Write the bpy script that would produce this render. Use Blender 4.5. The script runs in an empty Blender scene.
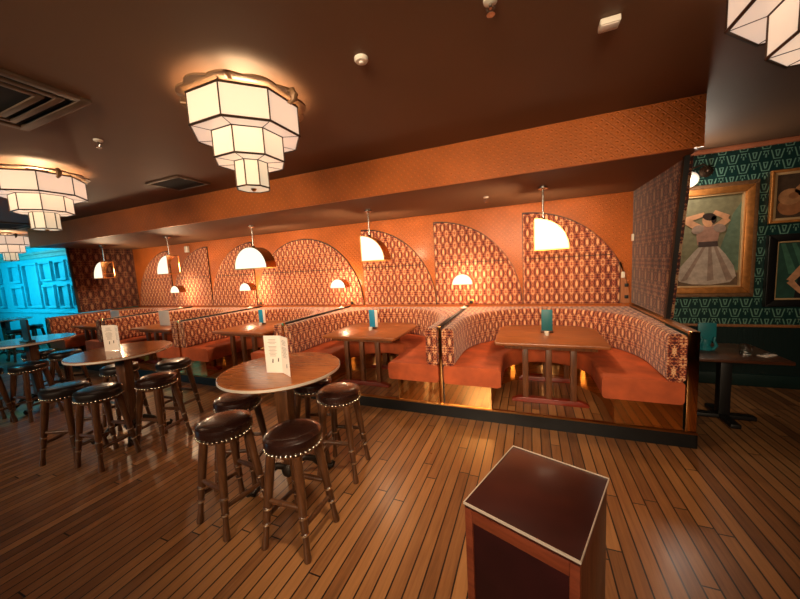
import bpy, bmesh, math, random
from mathutils import Vector, Matrix
random.seed(7)
PI = math.pi
SC = bpy.context.scene
COL = SC.collection

# ------------------------------------------------------------------ materials
def lin(r, g, b):
    f = lambda c: (c/255/12.92 if c/255 <= .04045 else ((c/255+.055)/1.055)**2.4)
    return (f(r), f(g), f(b), 1)

class NT:
    def __init__(s, name):
        s.m = bpy.data.materials.new(name); s.m.use_nodes = True
        s.t = s.m.node_tree; s.t.nodes.clear()
        s.out = s.t.nodes.new('ShaderNodeOutputMaterial')
        s.b = s.t.nodes.new('ShaderNodeBsdfPrincipled')
        s.t.links.new(s.b.outputs[0], s.out.inputs[0])
    def n(s, typ, **kw):
        nd = s.t.nodes.new(typ)
        for k, v in kw.items(): setattr(nd, k, v)
        return nd
    def l(s, a, b): s.t.links.new(a, b)
    def math(s, op, a, b=None, c=None):
        nd = s.n('ShaderNodeMath', operation=op)
        for i, v in enumerate((a, b, c)):
            if v is None: continue
            if isinstance(v, (int, float)): nd.inputs[i].default_value = v
            else: s.l(v, nd.inputs[i])
        return nd.outputs[0]
    def ramp(s, fac, stops, interp='LINEAR'):
        nd = s.n('ShaderNodeValToRGB'); cr = nd.color_ramp; cr.interpolation = interp
        while len(cr.elements) < len(stops): cr.elements.new(.5)
        for e, (p, c) in zip(cr.elements, stops): e.position = p; e.color = c
        s.l(fac, nd.inputs[0]); return nd.outputs[0]
    def noise(s, vec=None, scale=5, detail=2, dist=0., rough=.5):
        nd = s.n('ShaderNodeTexNoise')
        nd.inputs['Scale'].default_value = scale; nd.inputs['Detail'].default_value = detail
        nd.inputs['Distortion'].default_value = dist; nd.inputs['Roughness'].default_value = rough
        if vec is not None: s.l(vec, nd.inputs['Vector'])
        return nd.outputs['Fac']
    def obj(s): return s.n('ShaderNodeTexCoord').outputs['Object']
    def uv(s): return s.n('ShaderNodeTexCoord').outputs['UV']
    def bump(s, h, strength=.3, dist=.01):
        nd = s.n('ShaderNodeBump'); nd.inputs['Strength'].default_value = strength
        nd.inputs['Distance'].default_value = dist
        s.l(h, nd.inputs['Height']); s.l(nd.outputs[0], s.b.inputs['Normal'])
    def mapping(s, vec, scale=(1,1,1), rot=(0,0,0)):
        nd = s.n('ShaderNodeMapping'); nd.inputs['Scale'].default_value = scale
        nd.inputs['Rotation'].default_value = rot; s.l(vec, nd.inputs[0]); return nd.outputs[0]
    def set(s, **kw):
        for k, v in kw.items(): s.b.inputs[k].default_value = v
        return s

def plain(name, rgb, rough=.5, metal=0., var=.12, nscale=6., coat=0., bump=0.):
    """paint / leather / metal with a little mottling"""
    t = NT(name); c = lin(*rgb)
    nz = t.noise(t.obj(), nscale, 3)
    lo = tuple(x*(1-var) for x in c[:3])+(1,); hi = tuple(min(1, x*(1+var)) for x in c[:3])+(1,)
    t.l(t.ramp(nz, [(.3, lo), (.7, hi)]), t.b.inputs['Base Color'])
    t.set(Roughness=rough, Metallic=metal)
    if coat: t.set(**{'Coat Weight': coat, 'Coat Roughness': .12})
    if bump: t.bump(t.noise(t.obj(), nscale*12, 2), bump, .004)
    return t.m

def emissive(name, rgb, strength, base=(176, 164, 144)):
    t = NT(name)
    t.set(**{'Base Color': lin(*base), 'Roughness': .35, 'Emission Color': lin(*rgb), 'Emission Strength': strength})
    return t.m

def opal(name, rgb, strength):
    m = emissive(name, rgb, strength, (190, 174, 152)); t = m.node_tree
    b = t.nodes['Principled BSDF']; out = t.nodes['Material Output']
    tr = t.nodes.new('ShaderNodeBsdfTranslucent'); tr.inputs[0].default_value = lin(250, 236, 220)
    mx = t.nodes.new('ShaderNodeMixShader'); mx.inputs[0].default_value = .15
    t.links.new(b.outputs[0], mx.inputs[1]); t.links.new(tr.outputs[0], mx.inputs[2]); t.links.new(mx.outputs[0], out.inputs[0])
    return m

def wood(name, a, b, rough=.35, axis='X', coat=.25, scale=7, bumpy=.08):
    t = NT(name)
    sc = {'X': (.6, 6, 6), 'Y': (6, .6, 6), 'Z': (6, 6, .6)}[axis]
    v = t.mapping(t.obj(), sc)
    nz = t.noise(v, scale, 5, .8, .6)
    t.l(t.ramp(nz, [(.3, lin(*a)), (.72, lin(*b))]), t.b.inputs['Base Color'])
    t.set(Roughness=rough, **{'Coat Weight': coat, 'Coat Roughness': .15})
    t.bump(nz, bumpy, .003)
    return t.m

def floor_mat(name, tint=1.0):
    t = NT(name)
    o = t.obj(); sep = t.n('ShaderNodeSeparateXYZ'); t.l(o, sep.inputs[0])
    W, Ln = .088, 2.2
    bx = t.math('DIVIDE', sep.outputs[0], W); col = t.math('FLOOR', bx); fx = t.math('FRACT', bx)
    wn = t.n('ShaderNodeTexWhiteNoise', noise_dimensions='1D'); t.l(col, wn.inputs['W'])
    by = t.math('ADD', t.math('DIVIDE', sep.outputs[1], Ln), t.math('MULTIPLY', wn.outputs['Value'], 7.3))
    row = t.math('FLOOR', by); fy = t.math('FRACT', by)
    idv = t.math('ADD', t.math('MULTIPLY', col, 13.7), t.math('MULTIPLY', row, 3.1))
    wn2 = t.n('ShaderNodeTexWhiteNoise', noise_dimensions='1D'); t.l(idv, wn2.inputs['W'])
    cmb = t.n('ShaderNodeCombineXYZ'); t.l(sep.outputs[0], cmb.inputs[0]); t.l(sep.outputs[1], cmb.inputs[1]); t.l(wn2.outputs['Value'], cmb.inputs[2])
    grain = t.noise(t.mapping(cmb.outputs[0], (30, 1.6, 40)), 1.6, 5, .6, .6)
    wear = t.noise(o, 1.3, 3)
    mixv = t.math('ADD', t.math('MULTIPLY', wn2.outputs['Value'], .34), t.math('ADD', t.math('MULTIPLY', grain, .42), t.math('MULTIPLY', wear, .34)))
    s = tint
    c = t.ramp(mixv, [(.25, lin(88*s, 52*s, 29*s)), (.48, lin(138*s, 90*s, 52*s)), (.66, lin(166*s, 114*s, 68*s)), (.9, lin(192*s, 136*s, 84*s))])
    gx = t.math('MINIMUM', fx, t.math('SUBTRACT', 1., fx)); gy = t.math('MINIMUM', fy, t.math('SUBTRACT', 1., fy))
    gap = t.math('MAXIMUM', t.math('LESS_THAN', gx, .055), t.math('LESS_THAN', gy, .0022))
    mx = t.n('ShaderNodeMix', data_type='RGBA'); t.l(gap, mx.inputs['Factor']); t.l(c, mx.inputs['A']); mx.inputs['B'].default_value = lin(26, 13, 8)
    t.l(mx.outputs['Result'], t.b.inputs['Base Color'])
    t.l(t.math('ADD', .2, t.math('MULTIPLY', t.noise(o, 5, 3), .3)), t.b.inputs['Roughness'])
    t.set(**{'Coat Weight': .25, 'Coat Roughness': .22})
    t.bump(t.math('ADD', t.math('MULTIPLY', t.math('SUBTRACT', 1., gap), 1.), t.math('MULTIPLY', t.math('ADD', grain, t.math('MULTIPLY', wn2.outputs['Value'], .6)), .35)), .28, .004)
    return t.m

def fabric(name, p=.105, q=.155, bright=1.0, off=0.):
    t = NT(name)
    sep = t.n('ShaderNodeSeparateXYZ'); t.l(t.uv(), sep.inputs[0])
    u = t.math('PINGPONG', t.math('ADD', sep.outputs[0], off), p/2); v = t.math('PINGPONG', sep.outputs[1], q/2)
    un = t.math('DIVIDE', u, p/2); vn = t.math('DIVIDE', v, q/2)      # 0..1 mirrored
    cmb = t.n('ShaderNodeCombineXYZ'); t.l(t.math('MULTIPLY', un, 1.35), cmb.inputs[0]); t.l(t.math('MULTIPLY', vn, 1.7), cmb.inputs[1])
    cmb.inputs[2].default_value = 3.7
    nz = t.noise(cmb.outputs[0], 3.1, 1.5, 1.6, .55)
    # lens-shaped flower in the middle of each cell, a smaller bud at its corners, dark stems between columns
    sq = lambda a, w: t.math('POWER', t.math('DIVIDE', a, w), 2.)
    iu, iv = t.math('SUBTRACT', 1., un), t.math('SUBTRACT', 1., vn)
    A = t.math('SUBTRACT', 1., t.math('ADD', sq(iu, .5), sq(iv, .88)))
    B = t.math('SUBTRACT', .8, t.math('ADD', sq(un, .3), sq(vn, .62)))
    C_ = t.math('SUBTRACT', .5, t.math('ADD', sq(iu, .3), sq(vn, .28)))
    shape = t.math('MAXIMUM', t.math('MAXIMUM', A, B), t.math('MAXIMUM', C_, -.7))
    eye = t.math('MULTIPLY', t.math('LESS_THAN', t.math('ADD', sq(iu, .13), sq(iv, .34)), 1.), -.22)
    big = t.math('MULTIPLY', t.math('SUBTRACT', t.noise(t.uv(), 2.2, 1), .5), .08)
    val = t.math('ADD', t.math('ADD', t.math('MULTIPLY', shape, .11), .475), t.math('ADD', t.math('MULTIPLY', t.math('SUBTRACT', nz, .5), .95), t.math('ADD', eye, big)))
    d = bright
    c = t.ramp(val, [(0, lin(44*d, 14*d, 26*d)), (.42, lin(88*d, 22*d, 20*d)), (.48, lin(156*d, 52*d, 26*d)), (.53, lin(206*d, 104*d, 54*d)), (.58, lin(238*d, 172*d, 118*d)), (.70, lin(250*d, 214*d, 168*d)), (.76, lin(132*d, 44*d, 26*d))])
    t.l(c, t.b.inputs['Base Color']); t.set(Roughness=.85, **{'Sheen Weight': .25})
    t.bump(val, .12, .004)
    return t.m

def embossed(name, rgb, p=.085):
    t = NT(name)
    sep = t.n('ShaderNodeSeparateXYZ'); t.l(t.uv(), sep.inputs[0])
    a = t.math('PINGPONG', t.math('ADD', sep.outputs[0], sep.outputs[1]), p/2)
    b = t.math('PINGPONG', t.math('SUBTRACT', sep.outputs[0], sep.outputs[1]), p/2)
    h = t.math('DIVIDE', t.math('MINIMUM', a, b), p/2)
    ring = t.math('SINE', t.math('MULTIPLY', h, 9.))
    hh = t.math('ADD', h, t.math('MULTIPLY', ring, .25))
    nz = t.noise(t.obj(), 2.5, 3); c = lin(*rgb)
    fac = t.math('ADD', t.math('MULTIPLY', nz, .6), t.math('MULTIPLY', hh, .3))  # relief shading of the emboss is also put into the base colour
    t.l(t.ramp(fac, [(.25, tuple(x*.72 for x in c[:3])+(1,)), (.65, tuple(min(1, x*1.1) for x in c[:3])+(1,))]), t.b.inputs['Base Color'])
    t.set(Roughness=.34, **{'Coat Weight': .2, 'Coat Roughness': .25})
    t.bump(hh, 1., .03)
    return t.m

def deco_paper(name):
    t = NT(name); w, h = .215, .135
    sep = t.n('ShaderNodeSeparateXYZ'); t.l(t.uv(), sep.inputs[0])
    rv = t.math('DIVIDE', sep.outputs[1], h); row = t.math('FLOOR', rv); y = t.math('FRACT', rv)
    sh = t.math('MULTIPLY', t.math('MODULO', row, 2.), .5)
    x = t.math('ABSOLUTE', t.math('SUBTRACT', t.math('FRACT', t.math('ADD', t.math('DIVIDE', sep.outputs[0], w), sh)), .5))
    def band(c0, c1, wd): return t.math('LESS_THAN', t.math('ABSOLUTE', t.math('SUBTRACT', x, t.math('ADD', t.math('MULTIPLY', y, c1), c0))), wd)
    rng = lambda lo, hi: t.math('MULTIPLY', t.math('GREATER_THAN', y, lo), t.math('LESS_THAN', y, hi))
    v1 = t.math('MULTIPLY', band(.13, .16, .03), rng(.08, .92))
    v2 = t.math('MULTIPLY', band(-.02, .13, .028), rng(.3, .88))
    base = t.math('MULTIPLY', t.math('LESS_THAN', x, .15), rng(.08, .15))
    top = t.math('MULTIPLY', t.math('LESS_THAN', x, .1), rng(.82, .9))
    fl = t.math('MULTIPLY', t.math('GREATER_THAN', x, .37), rng(.84, .92))
    fl2 = t.math('MULTIPLY', band(.3, .16, .018), rng(.55, .9))
    dot = t.math('MULTIPLY', t.math('GREATER_THAN', x, .465), rng(.3, .62))
    m = v1
    for k in (v2, base, top, fl, fl2, dot): m = t.math('MAXIMUM', m, k)
    patch = t.math('ADD', .7, t.math('MULTIPLY', t.noise(t.obj(), 9, 3), .6))
    mx = t.n('ShaderNodeMix', data_type='RGBA'); t.l(t.math('MULTIPLY', m, t.math('MINIMUM', patch, 1.)), mx.inputs['Factor'])
    mx.inputs['A'].default_value = lin(8, 50, 48); mx.inputs['B'].default_value = lin(124, 170, 152)
    t.l(mx.outputs['Result'], t.b.inputs['Base Color']); t.set(Roughness=.4)
    t.l(t.math('MULTIPLY', m, .35), t.b.inputs['Metallic'])
    return t.m

def beadboard(name, rgb):
    t = NT(name); sep = t.n('ShaderNodeSeparateXYZ'); t.l(t.obj(), sep.inputs[0])
    f = t.math('FRACT', t.math('DIVIDE', sep.outputs[0], .055))
    g = t.math('LESS_THAN', t.math('ABSOLUTE', t.math('SUBTRACT', f, .5)), .1)
    t.set(**{'Base Color': lin(*rgb)}, Roughness=.45)
    t.bump(t.math('SUBTRACT', 1., g), .9, .01)
    return t.m

def glass_mat(name):
    t = NT(name); t.set(**{'Base Color': (1, 1, 1, 1), 'Roughness': .02, 'Transmission Weight': 1., 'IOR': 1.45}); return t.m

M = {}
M['ceiling'] = plain('ceiling_paint', (104, 74, 52), .62, var=.1, nscale=.8)
M['orange'] = embossed('orange_embossed', (218, 118, 52))
M['fabric'] = fabric('ikat_fabric', .135, .2, .94)
M['fabric2'] = fabric('ikat_fabric_wall', .14, .21, .94, .03)
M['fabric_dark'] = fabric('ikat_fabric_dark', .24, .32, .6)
M['velvet'] = plain('orange_velvet', (180, 82, 40), .75, var=.25, nscale=5)
M['mirror'] = plain('bronze_mirror', (232, 178, 112), .06, 1., var=.03)
M['brass'] = plain('brushed_brass', (196, 140, 78), .28, 1., var=.06)
M['brass_pol'] = plain('aged_brass', (178, 128, 80), .22, 1., var=.1)
M['chrome'] = plain('satin_chrome', (200, 196, 190), .2, 1., var=.04)
M['kick'] = plain('kick_black', (9, 14, 17), .4, var=.2)
M['black'] = plain('black_trim', (14, 12, 12), .5, var=.2)
M['teal_dark'] = beadboard('teal_beadboard', (12, 34, 34))
M['teal_paint'] = plain('teal_paint', (12, 40, 38), .4)
M['deco'] = deco_paper('deco_wallpaper')
M['floor'] = floor_mat('floor_boards', .92)
M['floor2'] = floor_mat('platform_boards', .95)
M['table'] = wood('table_oak', (112, 58, 28), (168, 98, 50), .3, 'X', .15)
M['table_round'] = wood('round_table_top', (130, 72, 38), (172, 106, 58), .16, 'X', .3, bumpy=.0)
M['satin'] = plain('satin_edge', (226, 214, 200), .5, .6, var=.03)
M['table_dark'] = wood('dark_table', (52, 26, 14), (82, 44, 24), .35, 'X')
M['redwood'] = wood('red_stained_wood', (104, 30, 18), (140, 48, 26), .35, 'X')
M['legwood'] = wood('leg_wood', (74, 42, 24), (122, 72, 40), .35, 'Z')
M['stool_wood'] = wood('stool_wood', (58, 34, 20), (100, 62, 36), .32, 'Z', .4)
M['leather'] = plain('oxblood_leather', (34, 17, 13), .25, var=.2, nscale=9, coat=.5, bump=.12)
M['leather_b'] = plain('black_leather', (26, 19, 17), .3, var=.2, nscale=9, coat=.3, bump=.12)
M['stud'] = plain('nickel_studs', (225, 214, 196), .2, 1., var=.03)
M['iron'] = plain('cast_iron', (46, 38, 32), .4, .6)
M['opal'] = opal('opal_glass_lit', (255, 226, 204), .2)
M['opal_mid'] = opal('opal_glass_tier', (255, 230, 206), .2)
M['opal_low'] = opal('opal_glass_low', (246, 236, 204), .18)
M['pend_glass'] = emissive('pendant_opal', (255, 232, 200), .5)
M['lamp_glass'] = emissive('lamp_opal', (255, 232, 200), .5)
M['globe'] = emissive('globe_opal', (255, 232, 210), .25)
M['bronze'] = plain('dark_bronze', (66, 48, 36), .4, .7)
M['plaster'] = plain('gilded_plaster', (128, 96, 66), .45, .3)
M['white'] = plain('white_plastic', (222, 214, 200), .5, var=.04)
M['paper'] = plain('menu_paper', (226, 214, 204), .7, var=.03)
M['ink'] = plain('menu_ink', (120, 108, 102), .7)
M['ink_black'] = plain('black_ink', (24, 20, 20), .6)
M['tealcover'] = plain('teal_cover', (22, 104, 112), .45)
M['bluecover'] = plain('blue_cover', (20, 140, 180), .45)
M['vent'] = plain('vent_metal', (98, 78, 62), .5, .3)
M['void'] = plain('vent_void', (8, 7, 7), .9)
M['ped_top'] = plain('pedestal_top', (50, 18, 14), .34, var=.35, nscale=4, coat=.15)
M['ped_wood'] = wood('pedestal_wood', (66, 32, 20), (104, 56, 34), .4, 'Z')
M['ped_frame'] = wood('pedestal_frame', (84, 36, 22), (116, 56, 34), .35, 'X')
M['ped_panel'] = plain('pedestal_panel', (38, 10, 12), .4, var=.25)
M['gilt'] = plain('gilt_frame', (196, 128, 66), .38, .55, var=.25, nscale=14, bump=.2)
M['gilt_old'] = plain('old_gilt', (128, 92, 62), .5, .4, var=.3, nscale=20, bump=.4)
M['gilt_pale'] = plain('pale_gilt', (214, 176, 128), .4, .4, var=.15)
M['black_frame'] = plain('black_frame', (18, 16, 16), .35)
M['cyan_wall'] = plain('turquoise_paint', (70, 190, 205), .45, var=.06)
M['cyan_trim'] = plain('turquoise_moulding', (140, 170, 165), .45, var=.1)
M['glass'] = glass_mat('clear_glass')
M['wood_strip'] = wood('socket_board', (140, 84, 48), (176, 110, 64), .4, 'Z')
M['cap_wood'] = wood('divider_cap', (120, 74, 44), (168, 112, 70), .35, 'Y')
M['napkin'] = plain('napkin_cloth', (206, 196, 184), .8)
M['dark_wall'] = plain('dark_far_wall', (70, 44, 32), .7)
def pcol(name, rgb): M[name] = plain(name, rgb, .55, var=.22, nscale=16)
for nm, c in dict(p_bg=(118, 112, 84), p_bg2=(92, 112, 92), p_skin=(196, 142, 104), p_hair=(44, 28, 22), p_dress=(176, 158, 144), p_dress2=(146, 122, 108), p_sash=(70, 52, 48), p_bod=(160, 118, 100), p_brown=(70, 50, 34), p_warm=(150, 96, 58), p_tan=(172, 120, 78), p_cream=(206, 188, 160), p_green=(34, 74, 62), p_green2=(62, 110, 90), p_blackc=(18, 18, 20), p_floor=(96, 74, 54)).items(): pcol(nm, c)

# ------------------------------------------------------------------ mesh builder
class MB:
    def __init__(s): s.bm = bmesh.new(); s.uvl = s.bm.loops.layers.uv.new('UVMap'); s.custom = False
    def _new(s, fn):
        return fn()
    def box(s, x0, x1, y0, y1, z0, z1, bev=0., seg=2, mi=0):
        vs = [s.bm.verts.new((x, y, z)) for x in (x0, x1) for y in (y0, y1) for z in (z0, z1)]
        fs = [s.bm.faces.new([vs[i] for i in q]) for q in ((0,1,3,2),(4,6,7,5),(0,4,5,1),(2,3,7,6),(0,2,6,4),(1,5,7,3))]
        for f in fs: f.material_index = mi
        if bev > 0:
            es = list({e for f in fs for e in f.edges})
            bmesh.ops.bevel(s.bm, geom=es, offset=bev, segments=seg, profile=.5, affect='EDGES')
        return vs
    def prism(s, pts, axis, a, b, mi=0, bev=0.):
        """2-D outline extruded along axis ('x','y','z') from a to b"""
        def P(p, t): return {'x': (t, p[0], p[1]), 'y': (p[0], t, p[1]), 'z': (p[0], p[1], t)}[axis]
        A = [s.bm.verts.new(P(p, a)) for p in pts]; B = [s.bm.verts.new(P(p, b)) for p in pts]
        n = len(pts); fs = [s.bm.faces.new(A), s.bm.faces.new(list(reversed(B)))]
        for i in range(n): fs.append(s.bm.faces.new((A[i], B[i], B[(i+1) % n], A[(i+1) % n])))
        for f in fs: f.material_index = mi
        if bev > 0:
            es = list(fs[0].edges)+list(fs[1].edges)
            bmesh.ops.bevel(s.bm, geom=es, offset=bev, segments=2, profile=.5, affect='EDGES')
        return fs
    def lathe(s, prof, n=24, c=(0, 0), off=0., sy=1., mi=0):
        """profile [(r,z)] turned round a vertical axis"""
        rings = []
        for r, z in prof:
            if r < 1e-5: rings.append([s.bm.verts.new((c[0], c[1], z))])
            else: rings.append([s.bm.verts.new((c[0]+r*math.cos(off+2*PI*k/n), c[1]+sy*r*math.sin(off+2*PI*k/n), z)) for k in range(n)])
        for A, B in zip(rings, rings[1:]):
            for k in range(n):
                j = (k+1) % n
                if len(A) == 1 and len(B) == 1: continue
                if len(A) == 1: f = s.bm.faces.new((A[0], B[k], B[j]))
                elif len(B) == 1: f = s.bm.faces.new((A[k], A[j], B[0]))
                else: f = s.bm.faces.new((A[k], A[j], B[j], B[k]))
                f.material_index = mi
        if len(rings[0]) > 1: s.bm.faces.new(list(reversed(rings[0]))).material_index = mi
        if len(rings[-1]) > 1: s.bm.faces.new(rings[-1]).material_index = mi
    def tube(s, pts, r, n=10, mi=0):
        """tube through pts, r a number or one radius per point"""
        pts = [Vector(p) for p in pts]; rs = r if isinstance(r, (list, tuple)) else [r]*len(pts)
        rings = []; prev = None
        for i, p in enumerate(pts):
            d = (pts[min(i+1, len(pts)-1)]-pts[max(i-1, 0)]).normalized()
            if prev is None:
                u = d.cross(Vector((0, 0, 1)));
                if u.length < .1: u = d.cross(Vector((1, 0, 0)))
            else: u = prev - d*prev.dot(d)
            u.normalize(); prev = u; v = d.cross(u)
            rings.append([s.bm.verts.new(p+rs[i]*(u*math.cos(2*PI*k/n)+v*math.sin(2*PI*k/n))) for k in range(n)])
        for A, B in zip(rings, rings[1:]):
            for k in range(n):
                j = (k+1) % n; s.bm.faces.new((A[k], A[j], B[j], B[k])).material_index = mi
        s.bm.faces.new(list(reversed(rings[0]))).material_index = mi; s.bm.faces.new(rings[-1]).material_index = mi
    def ball(s, c, r, n=8, m=5, mi=0):
        prof = [(r*math.sin(PI*i/m), -r*math.cos(PI*i/m)) for i in range(m+1)]
        k0 = len(s.bm.verts)
        s.lathe([(a if 0 < i < m else 0, c[2]+z) for i, (a, z) in enumerate(prof)], n, (c[0], c[1]), mi=mi)
    def sweep(s, path, normals, prof, closed_ends=True):
        """cross-section prof [(d inward, z)] (closed loop) carried along a plan path; UV in metres"""
        s.custom = True
        L = [0.]
        for a, b in zip(path, path[1:]): L.append(L[-1]+math.dist(a, b))
        V = [0.]; n = len(prof)
        for i in range(n): V.append(V[-1]+math.dist(prof[i], prof[(i+1) % n]))
        rings = [[s.bm.verts.new((p[0]+d*nm[0], p[1]+d*nm[1], z)) for d, z in prof] for p, nm in zip(path, normals)]
        for i in range(len(path)-1):
            for k in range(n):
                j = (k+1) % n
                f = s.bm.faces.new((rings[i][k], rings[i+1][k], rings[i+1][j], rings[i][j]))
                for lp, uvv in zip(f.loops, ((L[i], V[k]), (L[i+1], V[k]), (L[i+1], V[k+1]), (L[i], V[k+1]))): lp[s.uvl].uv = uvv
                f.tag = True
        for r, fl in ((rings[0], 0), (rings[-1], 1)):
            f = s.bm.faces.new(r if fl else list(reversed(r)))
            for lp in f.loops: lp[s.uvl].uv = (lp.vert.co.x, lp.vert.co.z)
            f.tag = True
    def xf(s, mat): bmesh.ops.transform(s.bm, matrix=mat, verts=s.bm.verts)
    def build(s, name, mat, parent=None, smooth=True, loc=None, bev=0.):
        bm = s.bm; bmesh.ops.recalc_face_normals(bm, faces=bm.faces)
        if not s.custom:
            for f in bm.faces:
                nx, ny, nz = (abs(c) for c in f.normal)
                for lp in f.loops:
                    x, y, z = lp.vert.co
                    lp[s.uvl].uv = (y, z) if nx >= ny and nx >= nz else ((x, z) if ny >= nz else (x, y))
        me = bpy.data.meshes.new(name); bm.to_mesh(me); bm.free()
        for m in (mat if isinstance(mat, (list, tuple)) else [mat]): me.materials.append(m)
        if smooth:
            me.polygons.foreach_set('use_smooth', [True]*len(me.polygons))
            me.set_sharp_from_angle(angle=math.radians(38))
        o = bpy.data.objects.new(name, me); COL.objects.link(o)
        if parent: o.parent = parent
        if loc: o.location = loc
        return o

def tag(o, label=None, cat=None, group=None, kind=None):
    for k, v in (('label', label), ('category', cat), ('group', group), ('kind', kind)):
        if v: o[k] = v
    return o
def empty(name, loc, label, cat, group=None, rz=0.):
    o = bpy.data.objects.new(name, None); COL.objects.link(o); o.location = loc; o.rotation_euler = (0, 0, rz)
    o.empty_display_size = .1
    return tag(o, label, cat, group)
def copy_tree(o, parent=None):
    c = o.copy(); COL.objects.link(c)
    if parent: c.parent = parent
    for ch in list(o.children): copy_tree(ch, c)
    return c
def struct(name, mb, mat, **k):
    return tag(mb.build(name, mat, **k), kind='structure')
def point(name, loc, power, col=(1, .78, .52), r=.05):
    d = bpy.data.lights.new(name, 'POINT'); d.energy = power; d.color = col; d.shadow_soft_size = r
    o = bpy.data.objects.new(name, d); COL.objects.link(o); o.location = loc; return o
def spot(name, loc, target, power, col, size=60, blend=.6, r=.08):
    d = bpy.data.lights.new(name, 'SPOT'); d.energy = power; d.color = col; d.shadow_soft_size = r
    d.spot_size = math.radians(size); d.spot_blend = blend
    o = bpy.data.objects.new(name, d); COL.objects.link(o); o.location = loc
    o.rotation_euler = (Vector(target)-Vector(loc)).to_track_quat('-Z', 'Y').to_euler(); return o
def area(name, loc, target, sx, sy, power, col, spread=180):
    d = bpy.data.lights.new(name, 'AREA'); d.energy = power; d.color = col; d.shape = 'RECTANGLE'; d.size = sx; d.size_y = sy; d.spread = math.radians(spread)
    o = bpy.data.objects.new(name, d); COL.objects.link(o); o.location = loc
    o.rotation_euler = (Vector(target)-Vector(loc)).to_track_quat('-Z', 'Y').to_euler(); return o

# ------------------------------------------------------------------ room dimensions (m)
YF, YB, ZP, ZS, ZC = 3.70, 5.65, .155, 2.78, 3.21     # platform front, back wall, platform, bulkhead underside, ceiling
XL, XR = -10.6, 1.45
DIV = [1.41, -1.035, -3.45, -5.85, -8.26, -10.56]      # centres of the booth dividers
CEN = [(DIV[i]+DIV[i+1])/2 for i in range(5)]

b = MB(); b.box(-21, 6, -5, 6, -.1, 0); struct('floor', b, M['floor'])
b = MB(); b.box(-21, 6, -5, 6, ZC, ZC+.1); struct('ceiling', b, M['ceiling'])
b = MB(); b.box(XL, 1.405, YF, YB, ZS, ZS+.03); struct('ceiling_alcove', b, M['ceiling'])
b = MB(); b.box(XL, 1.405, YF-.035, YF, ZS, ZC-.001); b.box(1.37, 1.405, YF, YB, ZS+.03, ZC-.001); b.box(XL, XL+.035, YF, YB, ZS+.03, ZC-.001); struct('wall_bulkhead', b, M['orange'])
b = MB(); b.box(XL, XR, YB, YB+.15, 0, ZC); struct('wall_back', b, M['orange'])
b = MB(); b.box(XR, 6, YB+.03, YB+.18, .84, ZC); struct('wall_right', b, M['deco'])
b = MB(); b.box(XR, 6, YB+.02, YB+.18, 0, .84); struct('wall_wainscot', b, M['teal_dark'])
b = MB(); b.box(XR, 6, YB-.03, YB+.02, .825, .86, .008); struct('trim_1', b, M['cap_wood'])
b = MB(); b.box(XR, 6, YB-.005, YB+.02, 0, .17, .006); struct('baseboard_right', b, M['teal_paint'])
b = MB(); b.box(XR, 6, YB-.02, YB+.03, ZC-.06, ZC, .01); struct('trim_2', b, plain('crown_paint', (176, 104, 70), .5))
b = MB(); b.box(6, 6.1, -5, 6, 0, ZC); struct('wall_side', b, M['dark_wall'])
b = MB(); b.box(-21, 6.1, -5.1, -5, 0, ZC); struct('wall_front', b, M['dark_wall'])
b = MB(); b.box(-21.1, -21, -5, 6, 0, ZC); struct('wall_left', b, M['cyan_wall'])
# far turquoise wall with raised panels
WY = 5.0
b = MB(); b.box(-21, XL-.05, WY, WY+.1, 0, ZC)
struct('wall_far_left', b, M['cyan_wall'])
b = MB(); b.box(-21, XL-.05, WY-.06, WY, 2.74, 2.86, .02); b.box(-21, XL-.05, WY-.1, WY, 2.86, 2.93, .02); b.box(-21, XL-.05, WY-.05, WY, 3.08, ZC, .02); struct('trim_3', b, M['cyan_trim'])
b = MB(); b.box(-21, XL-.05, WY-.07, WY, 1.04, 1.1, .015); struct('trim_4', b, M['cyan_wall'])
def panel(x0, x1, z0, z1, n=[0]):
    n[0] += 1
    b = MB(); w = .07
    b.box(x0, x1, WY-.09, WY, z1-w, z1, .012); b.box(x0, x1, WY-.09, WY, z0, z0+w, .012)
    b.box(x0, x0+w, WY-.09, WY, z0+w, z1-w, .012); b.box(x1-w, x1, WY-.09, WY, z0+w, z1-w, .012)
    b.box(x0+w+.04, x1-w-.04, WY-.02, WY, z0+w+.04, z1-w-.04, .01)
    struct('trim_%d' % (n[0]+4), b, M['cyan_wall'])
for x0, x1 in ((-18.2, -17.4), (-17.2, -16.75), (-16.05, -15.25), (-13.95, -13.25), (-13.05, -12.45), (-12.3, -11.6)):
    panel(x0, x1, 2.02, 2.62); panel(x0, x1, 1.2, 1.92)
panel(-15.1, -14.1, 1.2, 2.62)
b = MB(); b.box(XL-.05, XL, WY, YB, 0, ZC); struct('wall_return', b, M['cyan_wall'])

# platform
b = MB(); b.box(XL, XR, YF+.01, YB, 0, ZP); struct('floor_platform', b, M['floor2'])
b = MB(); b.box(XL, XR+.005, YF-.005, YF+.01, 0, ZP-.016); b.box(XR, XR+.012, YF-.005, YB, 0, ZP-.016); struct('baseboard_platform', b, M['kick'])
b = MB(); b.box(XL, XR+.012, YF-.012, YF+.03, ZP-.016, ZP+.004, .003); struct('trim_20', b, M['brass'])

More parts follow.
